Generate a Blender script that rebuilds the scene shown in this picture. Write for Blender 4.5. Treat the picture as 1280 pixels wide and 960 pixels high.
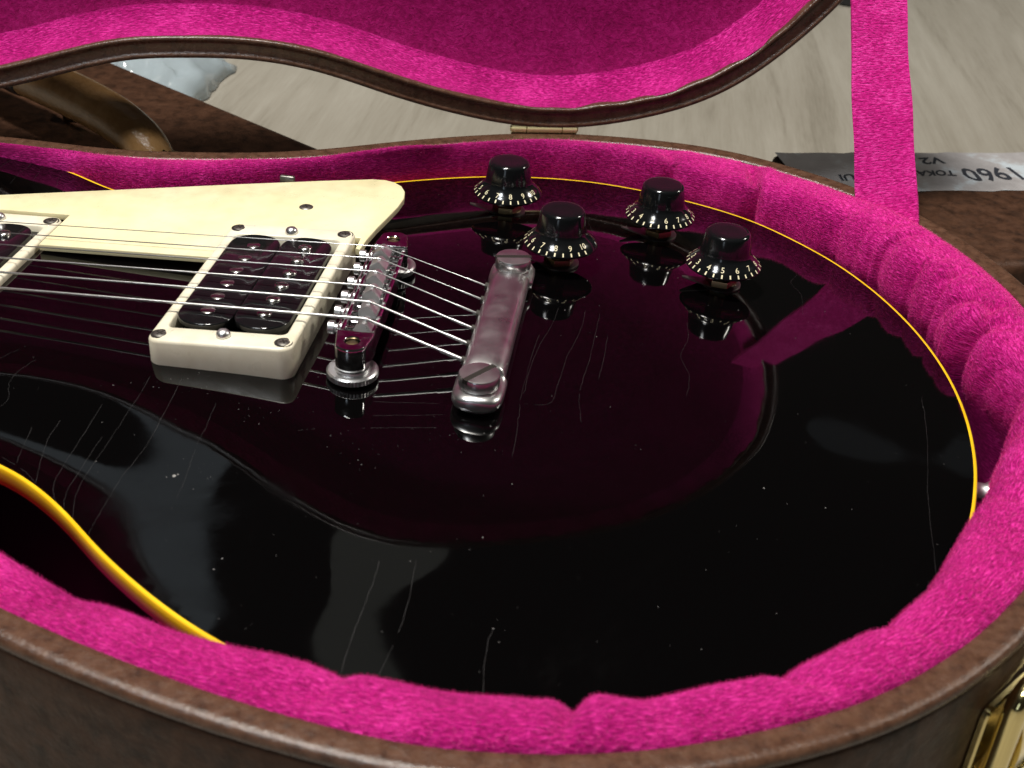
import bpy, math, random
import numpy as np
from mathutils import Vector, Matrix
from mathutils.geometry import delaunay_2d_cdt
random.seed(7); RNG=np.random.default_rng(11)
for _o in list(bpy.data.objects): bpy.data.objects.remove(_o)
SC=bpy.context.scene; COL=SC.collection
MM=0.001

# ------------------------------------------------------------------ camera
cam_d=bpy.data.cameras.new('camera'); cam=bpy.data.objects.new('camera',cam_d); COL.objects.link(cam)
R0=(0.9903708728,0.1275283779,0.0538706520); R1=(-0.1129484683,0.5193192555,0.8470833220); R2=(-0.0800510951,0.8450112566,-0.5287227992)
cam.matrix_world=Matrix(((R0[0],R1[0],-R2[0],0.082946),(R0[1],R1[1],-R2[1],-0.366006),(R0[2],R1[2],-R2[2],0.209969),(0,0,0,1)))
cam_d.sensor_width=36; cam_d.lens=1569.153/1280*36; cam_d.clip_start=0.01; cam_d.clip_end=50
cam_d.dof.use_dof=True; cam_d.dof.focus_distance=0.475; cam_d.dof.aperture_fstop=26
SC.camera=cam

# ------------------------------------------------------------------ world, lamps, exposure (indoor room light)
W=bpy.data.worlds.new('World'); SC.world=W; W.use_nodes=True
bg=W.node_tree.nodes['Background']; bg.inputs[0].default_value=(1.0,0.98,0.86,1); bg.inputs[1].default_value=0.018
def area(name,loc,target,sx,sy,power,color,shape='RECTANGLE'):
    l=bpy.data.lights.new(name,'AREA'); l.shape=shape; l.size=sx; l.size_y=sy; l.energy=power; l.color=color
    o=bpy.data.objects.new(name,l); COL.objects.link(o); o.location=loc
    o.rotation_euler=(Vector(target)-Vector(loc)).to_track_quat('-Z','Y').to_euler()
    return o
area('ceiling_lamp',(-0.22,0.04,1.60),(0.05,0.02,0),0.20,0.20,38,(1.0,0.96,0.89))
area('room_lamp',(-0.52,-0.72,1.62),(0.05,0.0,0.0),0.30,0.30,13,(0.95,0.98,1.0))
area('room_window',(-0.50,-1.90,0.50),(0.05,0.0,0.0),0.22,0.70,1.1,(0.75,0.88,1.0))
area('back_fill',(2.2,1.15,1.75),(0.2,0.4,0.0),0.3,0.3,26,(1.0,0.95,0.86))  # added fill from the right, brightens the tape and floor behind the lid
# dim lamps added out of frame, placed to reflect as patches in the lacquer
area('patch_lamp_left',(-1.05,1.36,1.80),(-0.05,-0.08,0),0.60,0.30,0.165,(0.80,0.92,1.0),'ELLIPSE')
area('patch_lamp_mid',(-0.32,1.21,1.80),(0.03,-0.12,0),0.42,0.20,0.044,(0.97,1.0,0.90),'ELLIPSE')
area('patch_lamp_right',(1.12,2.80,1.80),(0.15,-0.03,0),0.26,0.18,0.006,(0.80,0.92,1.0),'ELLIPSE')
vs=SC.view_settings; vs.view_transform='Standard'; vs.look='None'; vs.exposure=0.0; vs.gamma=1.0; vs.use_curve_mapping=False
SC.cycles.max_bounces=8; SC.cycles.sample_clamp_indirect=4.0

# ------------------------------------------------------------------ curves and the arched top
def catmull(pts, closed=True, n=12):
    P=np.array(pts,float); m=len(P); out=[]
    for i in range(m if closed else m-1):
        if closed: a,b,c,d=P[(i-1)%m],P[i],P[(i+1)%m],P[(i+2)%m]
        else: a,b,c,d=P[max(i-1,0)],P[i],P[i+1],P[min(i+2,m-1)]
        for k in range(n):
            t=k/n
            out.append(.5*((2*b)+(c-a)*t+(2*a-5*b+4*c-d)*t*t+(3*b-a-3*c+d)*t**3))
    if not closed: out.append(P[-1])
    return np.array(out)
def resample(P,n,closed=True):
    Q=np.vstack([P,P[:1]]) if closed else P
    L=np.r_[0,np.cumsum(np.linalg.norm(np.diff(Q,axis=0),axis=1))]
    s=np.linspace(0,L[-1],n,endpoint=not closed)
    return np.stack([np.interp(s,L,Q[:,k]) for k in range(Q.shape[1])],1)
def smooth(P,it,closed=True):
    P=P.copy()
    for _ in range(it):
        if closed: P=.5*P+.25*(np.roll(P,1,0)+np.roll(P,-1,0))
        else: P[1:-1]=.5*P[1:-1]+.25*(P[:-2]+P[2:])
    return P
def ramp_left(x): return np.log1p(np.exp(np.clip((-np.asarray(x,float)-60)/110,-3,1.4)*9))/9
def edge_z(x): return -10+8.0*ramp_left(x)
BODY=[(-187.4,110.1),(-163.7,106),(-150.8,101.9),(-130.7,92.6),(-113,90),(-92,96),(-68,110),(-45,127),(-22.2,141.9),(-0.7,152.2),(16,158.5),(37,163),(60,164.5),(84,161),(106,153.5),(122,146.5),(139,135.5),(161,113),(173,96),(183,77),(192,53),(198,26),(200,1),(199,-22),(196,-42),(189,-68),(175,-97),(155,-124),(130,-146),(100,-160),(70,-166),(45,-164.5),(24,-160),(7,-154.5),(-12,-146),(-30,-135),(-49,-121),(-58,-112.8),(-68,-104.8),(-78.1,-98.2),(-88.2,-93.4),(-105,-89.5),(-125,-90),(-150,-96),(-180,-107),(-205,-112),(-230,-110),(-250,-96),(-261,-70),(-263,-42),(-262,-22),(-240,24),(-220,28),(-208,38),(-204,50),(-210,62),(-224,73),(-235,84),(-238,97),(-228,108),(-208,111)]
CASE=[(-190,116),(-167,115),(-133,114),(-113,118),(-85,124),(-55,136),(-22,156),(12,173),(37,182),(62,186.5),(97,187),(122,183),(146,173),(178,153),(202,130),(218,104),(231,75),(238,40),(239,5),(235,-30),(226,-62),(212,-92),(198,-113),(185,-130.5),(169,-147),(153,-160),(136,-170),(107,-183),(84,-189),(66,-191.5),(47,-192.5),(15,-188),(-4,-184),(-22,-179),(-39,-174),(-56,-168),(-85,-156),(-115,-147),(-150,-150),(-190,-153),(-225,-147),(-255,-128),(-280,-100),(-310,-82),(-360,-74),(-438,-70),(-450,-55),(-450,30),(-438,46),(-360,52),(-300,60),(-275,75),(-250,98),(-220,112)]
body_o=resample(smooth(resample(catmull(BODY),900),40),520)
case_o=resample(smooth(resample(catmull(CASE),900),60),600)
def seg_dist(P,O):
    A=O;B=np.roll(O,-1,0);D=B-A;L2=(D**2).sum(1)
    out=np.empty(len(P))
    for i in range(0,len(P),2000):
        q=P[i:i+2000]
        t=np.clip(((q[:,None]-A)*D).sum(2)/L2,0,1)
        out[i:i+2000]=np.sqrt((((A+t[...,None]*D)-q[:,None])**2).sum(2)).min(1)
    return out
def soft_dist(P,O):
    M=resample(O,2400); ds=np.linalg.norm(M[1]-M[0]); P=np.atleast_2d(P); out=np.empty(len(P))
    for i in range(0,len(P),2000):
        q=P[i:i+2000]; r2=((q[:,None]-M)**2).sum(2)+1e-3
        out[i:i+2000]=(np.sum(r2**-1.5,1)*ds/2)**-.5
    return out
def edge_xy(P):
    e=edge_z(P[:,0]); a=(lambda q,r:q*q*(3-2*q)*r*r*(3-2*r))(np.clip((P[:,0]-15)/80,0,1),np.clip((-P[:,1]-40)/90,0,1))
    return e-3.0*a
def surf(x,y):
    P=np.stack([np.atleast_1d(x),np.atleast_1d(y)],1).astype(float)
    w=57+33/(1+np.exp(-(P[:,0]+25)/22))
    t=soft_dist(P,body_o)/w; t=np.clip(t,0,1)
    g=.08*t+.92*t*t*(3-2*t)
    e=edge_xy(P); u=np.clip((P[:,0]+40)/130,0,1)
    c=1.0-4*u*u*(3-2*u)+1.2*ramp_left(P[:,0])
    return e+(c-e)*g
# ------------------------------------------------------------------ materials
def nd(nt,t,**k):
    n=nt.nodes.new(t)
    for a,b in k.items(): setattr(n,a,b)
    return n
def base(name,color,rough,metal=0.0,**inp):
    m=bpy.data.materials.new(name); m.use_nodes=True; b=m.node_tree.nodes['Principled BSDF']
    b.inputs['Base Color'].default_value=(*color,1); b.inputs['Roughness'].default_value=rough; b.inputs['Metallic'].default_value=metal
    for k,v in inp.items(): b.inputs[k.replace('_',' ')].default_value=v
    return m,m.node_tree,b
def noise(nt,scale,detail=4,rough=.55,coord='Object',sc=(1,1,1),rot=(0,0,0),dist=0.0):
    tc=nd(nt,'ShaderNodeTexCoord'); mp=nd(nt,'ShaderNodeMapping'); mp.inputs['Scale'].default_value=sc; mp.inputs['Rotation'].default_value=rot
    n=nd(nt,'ShaderNodeTexNoise'); n.inputs['Scale'].default_value=scale; n.inputs['Detail'].default_value=detail; n.inputs['Roughness'].default_value=rough; n.inputs['Distortion'].default_value=dist
    nt.links.new(tc.outputs[coord],mp.inputs[0]); nt.links.new(mp.outputs[0],n.inputs['Vector']); return n.outputs['Fac']
def ramp(nt,fac,stops):
    r=nd(nt,'ShaderNodeValToRGB'); cr=r.color_ramp
    while len(cr.elements)<len(stops): cr.elements.new(.5)
    for e,(p,c) in zip(cr.elements,stops): e.position=p; e.color=(*c,1) if len(c)==3 else c
    nt.links.new(fac,r.inputs[0]); return r.outputs[0]
def bump(nt,b,h,strength,dist=.001,prev=None):
    n=nd(nt,'ShaderNodeBump'); n.inputs['Strength'].default_value=strength; n.inputs['Distance'].default_value=dist
    nt.links.new(h,n.inputs['Height'])
    if prev is not None: nt.links.new(prev,n.inputs['Normal'])
    nt.links.new(n.outputs[0],b.inputs['Normal']); return n.outputs[0]
def g3(v): return (v,v,v)
M={}
# black lacquer: deep gloss with faint swirls in the gloss
m,nt,b=base('black_lacquer',(0.0010,0.0008,0.0009),0.03,IOR=1.52)
hz=nd(nt,'ShaderNodeMath',operation='ADD'); nt.links.new(ramp(nt,noise(nt,26,5),[(.40,g3(.02)),(.72,g3(.07))]),hz.inputs[0]); nt.links.new(ramp(nt,noise(nt,13,8,.7,sc=(1,.5,1),rot=(0,0,.6),dist=1.2),[(.56,g3(0)),(.70,g3(.10))]),hz.inputs[1])
nt.links.new(hz.outputs[0],b.inputs['Roughness'])
bump(nt,b,noise(nt,70,2),.012,.001); M['lacquer']=m
m,nt,b=base('lacquer_side',(0.001,0.0008,0.0009),.6); b.inputs['Specular IOR Level'].default_value=.02; M['lacquer_side']=m
m,nt,b=base('yellowed_binding',(0.82,0.50,0.012),0.28)
nt.links.new(ramp(nt,noise(nt,60,3),[(.3,(0.78,0.43,0.006)),(.7,(0.86,0.54,0.016))]),b.inputs['Base Color']); M['binding']=m
m,nt,b=base('cream_plastic',(0.80,0.74,0.46),0.32)
nt.links.new(ramp(nt,noise(nt,45,6),[(.25,(0.62,0.55,0.32)),(.5,(0.69,0.63,0.39)),(.8,(0.73,0.68,0.46))]),b.inputs['Base Color'])
nt.links.new(ramp(nt,noise(nt,160,5),[(.35,g3(.26)),(.7,g3(.45))]),b.inputs['Roughness']); M['cream']=m
m,nt,b=base('ivory_plastic',(0.78,0.74,0.62),0.33)
nt.links.new(ramp(nt,noise(nt,90,6),[(.25,(0.60,0.54,0.40)),(.55,(0.69,0.64,0.50)),(.8,(0.74,0.70,0.57))]),b.inputs['Base Color'])
nt.links.new(ramp(nt,noise(nt,200,5),[(.35,g3(.26)),(.7,g3(.45))]),b.inputs['Roughness']); M['ivory']=m
m,nt,b=base('black_plastic',(0.006,0.006,0.0065),0.12,IOR=1.5)
nt.links.new(ramp(nt,noise(nt,300,4),[(.35,g3(.07)),(.75,g3(.22))]),b.inputs['Roughness']); M['blackplastic']=m
m,nt,b=base('knob_plastic',(0.005,0.0055,0.006),0.1,IOR=1.5)
nt.links.new(ramp(nt,noise(nt,260,4),[(.35,g3(.09)),(.75,g3(.2))]),b.inputs['Roughness']); M['knob']=m
m,nt,b=base('knob_print',(0.72,0.64,0.42),0.5); M['print']=m
m,nt,b=base('chrome',(0.72,0.72,0.72),0.10,1.0)
nt.links.new(ramp(nt,noise(nt,420,5),[(.35,g3(.06)),(.75,g3(.24))]),b.inputs['Roughness']); M['chrome']=m
m,nt,b=base('worn_nickel',(0.64,0.63,0.62),0.3,1.0)
nt.links.new(ramp(nt,noise(nt,150,3,.5),[(.25,(0.60,0.595,0.59)),(.5,(0.66,0.655,0.65)),(.75,(0.71,0.705,0.70))]),b.inputs['Base Color'])
nt.links.new(ramp(nt,noise(nt,120,3,.5),[(.3,g3(.27)),(.7,g3(.36))]),b.inputs['Roughness'])
M['nickel']=m
m,nt,b=base('aluminium',(0.66,0.66,0.66),0.34,1.0)
nt.links.new(ramp(nt,noise(nt,300,7,.7),[(.3,g3(.26)),(.7,g3(.46))]),b.inputs['Roughness']); M['aluminium']=m
m,nt,b=base('tarnished_screw',(0.20,0.19,0.17),0.38,0.9); M['screw']=m
m,nt,b=base('dark_slot',(0.03,0.026,0.022),0.55,0.6); M['slot']=m
m,nt,b=base('pole_steel',(0.55,0.53,0.51),0.22,1.0); M['pole']=m
m,nt,b=base('string_steel',(0.66,0.66,0.65),0.32,1.0); M['plainstring']=m
m,nt,b=base('wound_string',(0.64,0.64,0.62),0.36,1.0)
tc=nd(nt,'ShaderNodeTexCoord'); wv=nd(nt,'ShaderNodeTexWave'); wv.inputs['Scale'].default_value=900; nt.links.new(tc.outputs['Object'],wv.inputs[0]); bump(nt,b,wv.outputs['Fac'],.15,.0002); M['woundstring']=m
m,nt,b=base('pot_brass',(0.30,0.22,0.12),0.35,1.0); M['potbrass']=m
m,nt,b=base('brass',(0.74,0.62,0.30),0.2,1.0)
nt.links.new(ramp(nt,noise(nt,200,6),[(.3,g3(.06)),(.75,g3(.22))]),b.inputs['Roughness']); M['brass']=m
m,nt,b=base('hinge_brass',(0.84,0.74,0.40),0.45,0.55); M['hinge_brass']=m
m,nt,b=base('checking',(0.026,0.023,0.024),0.5); M['crack']=m
m,nt,b=base('dust',(0.26,0.25,0.24),0.9); M['dust']=m
m,nt,b=base('rosewood',(0.05,0.022,0.014),0.5); M['rosewood']=m

def plush(name,c_lo,c_mid,c_hi,knit):
    m,nt,b=base(name,c_mid,1.0); b.inputs['Sheen Weight'].default_value=0.45; b.inputs['Sheen Roughness'].default_value=0.4
    b.inputs['Sheen Tint'].default_value=(1.0,0.12,0.45,1); b.inputs['Specular IOR Level'].default_value=0.1
    big=noise(nt,55,3,.5); fine=noise(nt,420,6,.7,dist=.4)
    rows=noise(nt,1.0,4,.6,coord='UV',sc=(420,1500,1),dist=.6)
    rows2=noise(nt,1.0,3,.6,coord='UV',sc=(900,1000,1))
    mx=nd(nt,'ShaderNodeMath',operation='MULTIPLY_ADD'); mx.inputs[1].default_value=.24; nt.links.new(big,mx.inputs[0])
    a2=nd(nt,'ShaderNodeMath',operation='MULTIPLY'); a2.inputs[1].default_value=.76; nt.links.new(rows if knit else fine,a2.inputs[0])
    nt.links.new(a2.outputs[0],mx.inputs[2])
    nt.links.new(ramp(nt,mx.outputs[0],[(.37,c_lo),(.50,c_mid),(.62,c_hi)]),b.inputs['Base Color'])
    p=bump(nt,b,rows if knit else fine,.85,.0016)
    p=bump(nt,b,rows2 if knit else noise(nt,1500,3,.7),.6,.0008,p)
    return m
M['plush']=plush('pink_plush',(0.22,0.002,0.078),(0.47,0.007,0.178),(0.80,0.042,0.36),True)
M['plush_shaded']=plush('pink_plush_shaded',(0.19,0.002,0.062),(0.275,0.004,0.097),(0.36,0.010,0.14),False)  # flat-napped plush, darkened in its colour for the shade inside the lid
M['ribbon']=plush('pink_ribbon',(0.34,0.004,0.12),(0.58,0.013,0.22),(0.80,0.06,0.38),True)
m,nt,b=base('pink_pile',(0.6,0.012,0.19),0.75); b.inputs['Specular IOR Level'].default_value=.25
hi=nd(nt,'ShaderNodeHairInfo'); nt.links.new(ramp(nt,hi.outputs['Random'],[(.0,(0.22,0.003,0.065)),(.4,(0.62,0.011,0.20)),(.8,(0.90,0.050,0.35)),(1.0,(0.97,0.20,0.52))]),b.inputs['Base Color']); M['pile']=m
def leather(name,c0,c1,c2,r0,r1,scale=1.0,spec=.18):
    m,nt,b=base(name,c1,.5)
    n1=noise(nt,130*scale,8,.68,dist=.3); n2=noise(nt,700,5,.65)
    nt.links.new(ramp(nt,n1,[(.30,c0),(.50,c1),(.74,c2)]),b.inputs['Base Color'])
    nt.links.new(ramp(nt,noise(nt,240,5),[(.3,g3(r0)),(.7,g3(r1))]),b.inputs['Roughness'])
    b.inputs['Specular IOR Level'].default_value=spec; bump(nt,b,n2,.35,.0008); return m
M['leather']=leather('brown_leather',(0.014,0.007,0.0043),(0.048,0.022,0.0125),(0.08,0.038,0.022),.34,.52)
M['trim']=leather('brown_trim',(0.036,0.0165,0.010),(0.078,0.037,0.022),(0.115,0.059,0.036),.17,.36,2.0,.5)
M['tan']=leather('tan_leather',(0.44,0.22,0.075),(0.56,0.30,0.115),(0.62,0.36,0.16),.12,.22,1.0,.5)
m,nt,b=base('laminate_floor',(0.45,0.41,0.34),.42)
g1=noise(nt,9,6,.62,sc=(6,.35,1),rot=(0,0,.09),dist=.9); g2=noise(nt,110,5,.65,sc=(7,.35,1),rot=(0,0,.09))
mm=nd(nt,'ShaderNodeMath',operation='MULTIPLY_ADD'); mm.inputs[1].default_value=.65; nt.links.new(g1,mm.inputs[0]); m2=nd(nt,'ShaderNodeMath',operation='MULTIPLY'); m2.inputs[1].default_value=.35; nt.links.new(g2,m2.inputs[0]); nt.links.new(m2.outputs[0],mm.inputs[2])
nt.links.new(ramp(nt,mm.outputs[0],[(.30,(0.19,0.17,0.136)),(.46,(0.27,0.247,0.205)),(.66,(0.325,0.302,0.257))]),b.inputs['Base Color']); bump(nt,b,g2,.08,.001); M['floor']=m
m,nt,b=base('masking_tape',(0.50,0.49,0.50),.5)
nt.links.new(ramp(nt,noise(nt,45,6,.65),[(.32,(0.22,0.205,0.205)),(.52,(0.285,0.27,0.27)),(.64,(0.38,0.42,0.45))]),b.inputs['Base Color']); M['tape']=m
m,nt,b=base('marker_ink',(0.02,0.022,0.03),.5); M['ink']=m
m,nt,b=base('white_thread',(0.75,0.74,0.72),.5); M['thread']=m
m,nt,b=base('clear_plastic_film',(0.52,0.60,0.64),.12); b.inputs['Transmission Weight'].default_value=0.5; M['film']=m
m,nt,b=base('black_rubber',(0.012,0.012,0.013),.45); M['rubber']=m
m,nt,b=base('gloss_black_band',(0.010,0.016,0.024),.1); M['band']=m

# ------------------------------------------------------------------ mesh helpers (millimetres in, metres out)
def mk(name,V,F,mat,parent=None,smooth=True,uv=None,auto=None):
    me=bpy.data.meshes.new(name); V=np.asarray(V,float)*MM
    me.from_pydata(V.tolist(),[],[tuple(int(i) for i in f) for f in F]); me.update()
    if smooth: me.polygons.foreach_set('use_smooth',[True]*len(me.polygons))
    if uv is not None:
        l=me.uv_layers.new(name='UVMap'); idx=np.empty(len(me.loops),int); me.loops.foreach_get('vertex_index',idx)
        l.data.foreach_set('uv',(np.asarray(uv,float)[idx]*MM).ravel())
    me.materials.append(M[mat] if isinstance(mat,str) else mat)
    if auto is not None: me.set_sharp_from_angle(angle=math.radians(auto))
    o=bpy.data.objects.new(name,me); COL.objects.link(o)
    if parent: o.parent=parent
    return o
def inst(src,name,loc,rotz=0.0,parent=None):
    o=bpy.data.objects.new(name,src.data); COL.objects.link(o); o.location=Vector(loc)*MM; o.rotation_euler=(0,0,rotz)
    if parent: o.parent=parent
    return o
def thing(name,label,cat,loc=(0,0,0),group=None):
    o=bpy.data.objects.new(name,None); COL.objects.link(o); o.empty_display_size=.02; o['label']=label; o['category']=cat
    if group: o['group']=group
    return o
def tag(o,label,cat): o['label']=label; o['category']=cat; return o
class B:
    def __init__(s): s.v=[]; s.f=[]
    def add(s,V,F):
        k=len(s.v); s.v+= [tuple(map(float,q)) for q in V]; s.f+=[tuple(i+k for i in f) for f in F]; return s
    def xf(s,mat): s.v=[tuple(mat@Vector(q)) for q in s.v]; return s
    def mk(s,name,mat,parent=None,**k): return mk(name,s.v,s.f,mat,parent,**k)
def loft(rings,closed_ring=True,cap0=False,cap1=False,closed_loft=False):
    n=len(rings[0]); V=[q for r in rings for q in r]; F=[]; m=len(rings)
    for i in range(m if closed_loft else m-1):
        a=i*n; b_=((i+1)%m)*n
        for j in range(n if closed_ring else n-1):
            k=(j+1)%n; F.append((a+j,a+k,b_+k,b_+j))
    if cap0: F.append(tuple(reversed(range(n))))
    if cap1: F.append(tuple(range((m-1)*n,m*n)))
    return V,F
def circ(r,z,n=32,c=(0,0)): return [(c[0]+r*math.cos(2*math.pi*i/n),c[1]+r*math.sin(2*math.pi*i/n),z) for i in range(n)]
def lathe(prof,n=32,c=(0,0),cap0=True,cap1=True): return loft([circ(r,z,n,c) for r,z in prof],cap0=cap0,cap1=cap1)
def rrect(w,h,r,k=6,c=(0,0)):
    P=[]
    for q,(sx,sy) in enumerate(((1,1),(-1,1),(-1,-1),(1,-1))):
        for i in range(k+1):
            a=math.pi/2*(q+i/k); P.append((c[0]+sx*(w/2-r)+r*math.cos(a),c[1]+sy*(h/2-r)+r*math.sin(a)))
    return P
def z2(P,z): return [(x,y,z(x,y) if callable(z) else z) for x,y in P]
def tube(path,r,n=10,caps=True):
    P=[Vector(q) for q in path]; m=len(P); rr=r if hasattr(r,'__len__') else [r]*m
    T=[(P[min(i+1,m-1)]-P[max(i-1,0)]).normalized() for i in range(m)]
    u=T[0].orthogonal().normalized(); rings=[]
    for i in range(m):
        u=(u-T[i]*u.dot(T[i])).normalized(); w=T[i].cross(u)
        rings.append([tuple(P[i]+(u*math.cos(2*math.pi*j/n)+w*math.sin(2*math.pi*j/n))*rr[i]) for j in range(n)])
    return loft(rings,cap0=caps,cap1=caps)
def box(c,s,bev=0.0):
    x,y,z=[q/2 for q in s]
    if bev<=0:
        V=[(c[0]+i*x,c[1]+j*y,c[2]+k*z) for k in(-1,1) for i,j in((-1,-1),(1,-1),(1,1),(-1,1))]
        return V,[(3,2,1,0),(4,5,6,7),(0,1,5,4),(1,2,6,5),(2,3,7,6),(3,0,4,7)]
    rings=[]
    for zz,ins in ((-z,bev),(-z+bev,0),(z-bev,0),(z,bev)):
        rings.append([(c[0]+px,c[1]+py,c[2]+zz) for px,py in rrect(2*x-2*ins,2*y-2*ins,max(bev-ins*.5,bev*.4),2)])
    return loft(rings,cap0=True,cap1=True)
def prism(P,z0,z1,bev=0.4):
    """closed plan outline (counter-clockwise), z0/z1 numbers or functions, soft top edge"""
    A=np.array(P); n=inward(A)
    f=lambda z,d:(lambda x,y:(z(x,y) if callable(z) else z)-d)
    return loft([z2(A,z0),z2(A,f(z1,bev)),z2(A+n*bev*.35,f(z1,bev*.35)),z2(A+n*bev,z1)],cap0=True,cap1=True)
def inward(A):
    T=np.roll(A,-1,0)-np.roll(A,1,0); N=np.stack([-T[:,1],T[:,0]],1); N/=np.linalg.norm(N,axis=1)[:,None]+1e-9
    s=np.sum(A[:,0]*np.roll(A[:,1],-1)-A[:,1]*np.roll(A[:,0],-1))
    return N if s>0 else -N
def ccw(A):
    s=np.sum(A[:,0]*np.roll(A[:,1],-1)-A[:,1]*np.roll(A[:,0],-1)); return A if s>0 else A[::-1].copy()
def inset(A,d,sm=6):
    Q=A+inward(A)*d; return smooth(Q,sm)
def fill(outline,step,zf,margin=.6):
    """triangulated sheet inside an outline, heights from zf"""
    O=np.asarray(outline); lo,hi=O.min(0),O.max(0)
    gx,gy=np.meshgrid(np.arange(lo[0],hi[0],step),np.arange(lo[1],hi[1],step)); gx[::2]+=step/2
    G=np.stack([gx.ravel(),gy.ravel()],1)
    x,y=G.T; ins=np.zeros(len(G),bool); X,Y=O[:,0],O[:,1]; X2,Y2=np.roll(X,-1),np.roll(Y,-1)
    for a,b_,c,d in zip(X,Y,X2,Y2):
        if b_!=d: ins^=((b_>y)!=(d>y))&(x<(c-a)*(y-b_)/(d-b_)+a)
    G=G[ins]; G=G[seg_dist(G,O)>step*margin]
    P=np.vstack([O,G])
    v,e,f,_,_,_=delaunay_2d_cdt([Vector(q) for q in P],[],[list(range(len(O)))],1,1e-6)
    Q=np.array([(q[0],q[1]) for q in v])
    return np.c_[Q,zf(Q)],[tuple(t) for t in f]
def polyline(P,n=10): return catmull(P,False,n)

body_o=ccw(body_o); case_o=ccw(case_o)
S1=lambda x,y:float(surf(x,y)[0])

# ================================================================== SETTING
fl=mk('floor',[(-3000,-2500,-85),(3000,-2500,-85),(3000,4000,-85),(-3000,4000,-85)],[(0,1,2,3)],'floor',smooth=False); fl['kind']='structure'

# ================================================================== GUITAR
G=thing('electric_guitar','glossy black electric guitar with yellow binding lying in the pink lined case','guitar')
top_o=inset(body_o,1.15,2)
V,F=fill(top_o,3.0,lambda Q:surf(Q[:,0],Q[:,1]))
nb=len(V)
o=mk('body',V,F,'lacquer',G)
eb=edge_xy(body_o)
bt=surf(top_o[:,0],top_o[:,1])
out0=inset(body_o,.35,0)
rings=[np.c_[inset(body_o,1.5,2),bt-.4],np.c_[top_o,bt+.02],np.c_[out0,eb+.02],np.c_[body_o,eb-.5],np.c_[body_o,eb-6.4],np.c_[inset(body_o,.3,0),eb-6.5]]
V,F=loft([r.tolist() for r in rings]); mk('binding',V,F,'binding',G)
side=inset(body_o,.15,0)
V,F=loft([np.c_[side,eb-6.3].tolist(),np.c_[side,eb*0-54].tolist(),np.c_[inset(body_o,4,2),eb*0-58].tolist()],cap1=True); mk('body_side',V,F,'lacquer_side',G)

# lacquer checking: hairline cracks that run across the top
def ribbon(bm,pts,w,lift=.035):
    Q=polyline(np.array(pts),6); Q=Q+RNG.normal(0,.10,Q.shape); T=np.gradient(Q,axis=0); N=np.stack([-T[:,1],T[:,0]],1); N/=np.linalg.norm(N,axis=1)[:,None]
    ww=w*(.55+.6*RNG.random(len(Q)))[:,None]; ww[0]=ww[-1]=.02
    L=Q+N*ww/2; R_=Q-N*ww/2; zl=surf(L[:,0],L[:,1])+lift; zr_=surf(R_[:,0],R_[:,1])+lift
    V=[v for a,za,b_,zb_ in zip(L,zl,R_,zr_) for v in ((a[0],a[1],za),(b_[0],b_[1],zb_))]
    keep=np.convolve(RNG.random(len(Q)+4),np.ones(5)/5,'valid')>.27
    bm.add(V,[(2*i,2*i+2,2*i+3,2*i+1) for i in range(len(Q)-1) if keep[i]])
CR=[[[-52.8,-115.5],[-53.1,-112.1],[-53.0,-105.9],[-52.6,-92.7],[-50.2,-81.7],[-49.2,-65.7],[-49.6,-50.1]],[[-59.5,-110.4],[-61.8,-103.7],[-63.2,-94.7],[-61.6,-78.0],[-59.7,-60.7],[-59.6,-50.3]],[[-63.3,-107.6],[-65.5,-100.8],[-65.7,-92.7],[-64.5,-77.1]],[[-66.3,-105.3],[-69.8,-99.3],[-71.2,-92.4],[-70.3,-75.4],[-68.6,-55.5]],[[-75.5,-98.1],[-78.6,-87.7],[-80.0,-78.7],[-79.4,-71.9]],[[-84.6,-90.7],[-86.1,-82.0],[-86.9,-70.6]],[[-89.4,-89.4],[-85.1,-91.5],[-79.6,-94.6],[-75.5,-98.1]],[[57.1,25.0],[55.8,6.4],[54.8,-12.9],[54.5,-36.1]],[[60.6,28.5],[59.3,14.1],[56.1,-6.3],[55.1,-32.3]],[[70.2,28.9],[69.3,12.5],[66.6,-5.5],[65.2,-23.8],[63.8,-35.0],[54.7,-37.5]],[[75.3,28.0],[74.5,0.8],[73.2,-15.9],[72.7,-29.4],[74.4,-43.3]],[[79.0,12.9],[78.7,-6.4],[77.8,-16.6]],[[54.7,-37.5],[55.4,-46.5],[55.9,-65.9]],[[27.0,-115.0],[27.1,-123.7],[26.3,-138.7],[25.9,-153.9]],[[36.6,-113.2],[37.2,-134.0],[34.5,-156.5]],[[60.0,-132.0],[59.3,-139.2],[60.7,-155.1]],[[186.1,6.3],[184.4,-16.6],[180.4,-44.7],[178.7,-61.7],[178.5,-64.4],[177.1,-87.0]]]
bm=B()
for l in CR: ribbon(bm,l,.058)
for (x0,y0,y1) in ((-185,108,80),(-178,106,84),(-170,104,78),(-163,104,86),(-152,100,82),(-190,104,90),(107,30,-20),(150,88,52),(68,128,96),(-34,-60,-104),(120,120,92),(-100,-48,-72),(-108,-44,-70)):
    l=[(x0+RNG.normal(0,1.2),y0+(y1-y0)*t) for t in np.linspace(0,1,5)]; ribbon(bm,l,.045)
# faint string-length scratches beside the bridge
for pts in ([(10,-49),(30,-44.5)],[(12,-56),(33,-50)],[(10,-63),(32,-57)],[(-3,-66),(-8,-68)]): ribbon(bm,[pts[0],tuple(np.mean(pts,0)),pts[1]],.07)
c=bm.mk('finish_checking','crack',G,smooth=False); c['kind']='stuff'
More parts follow.
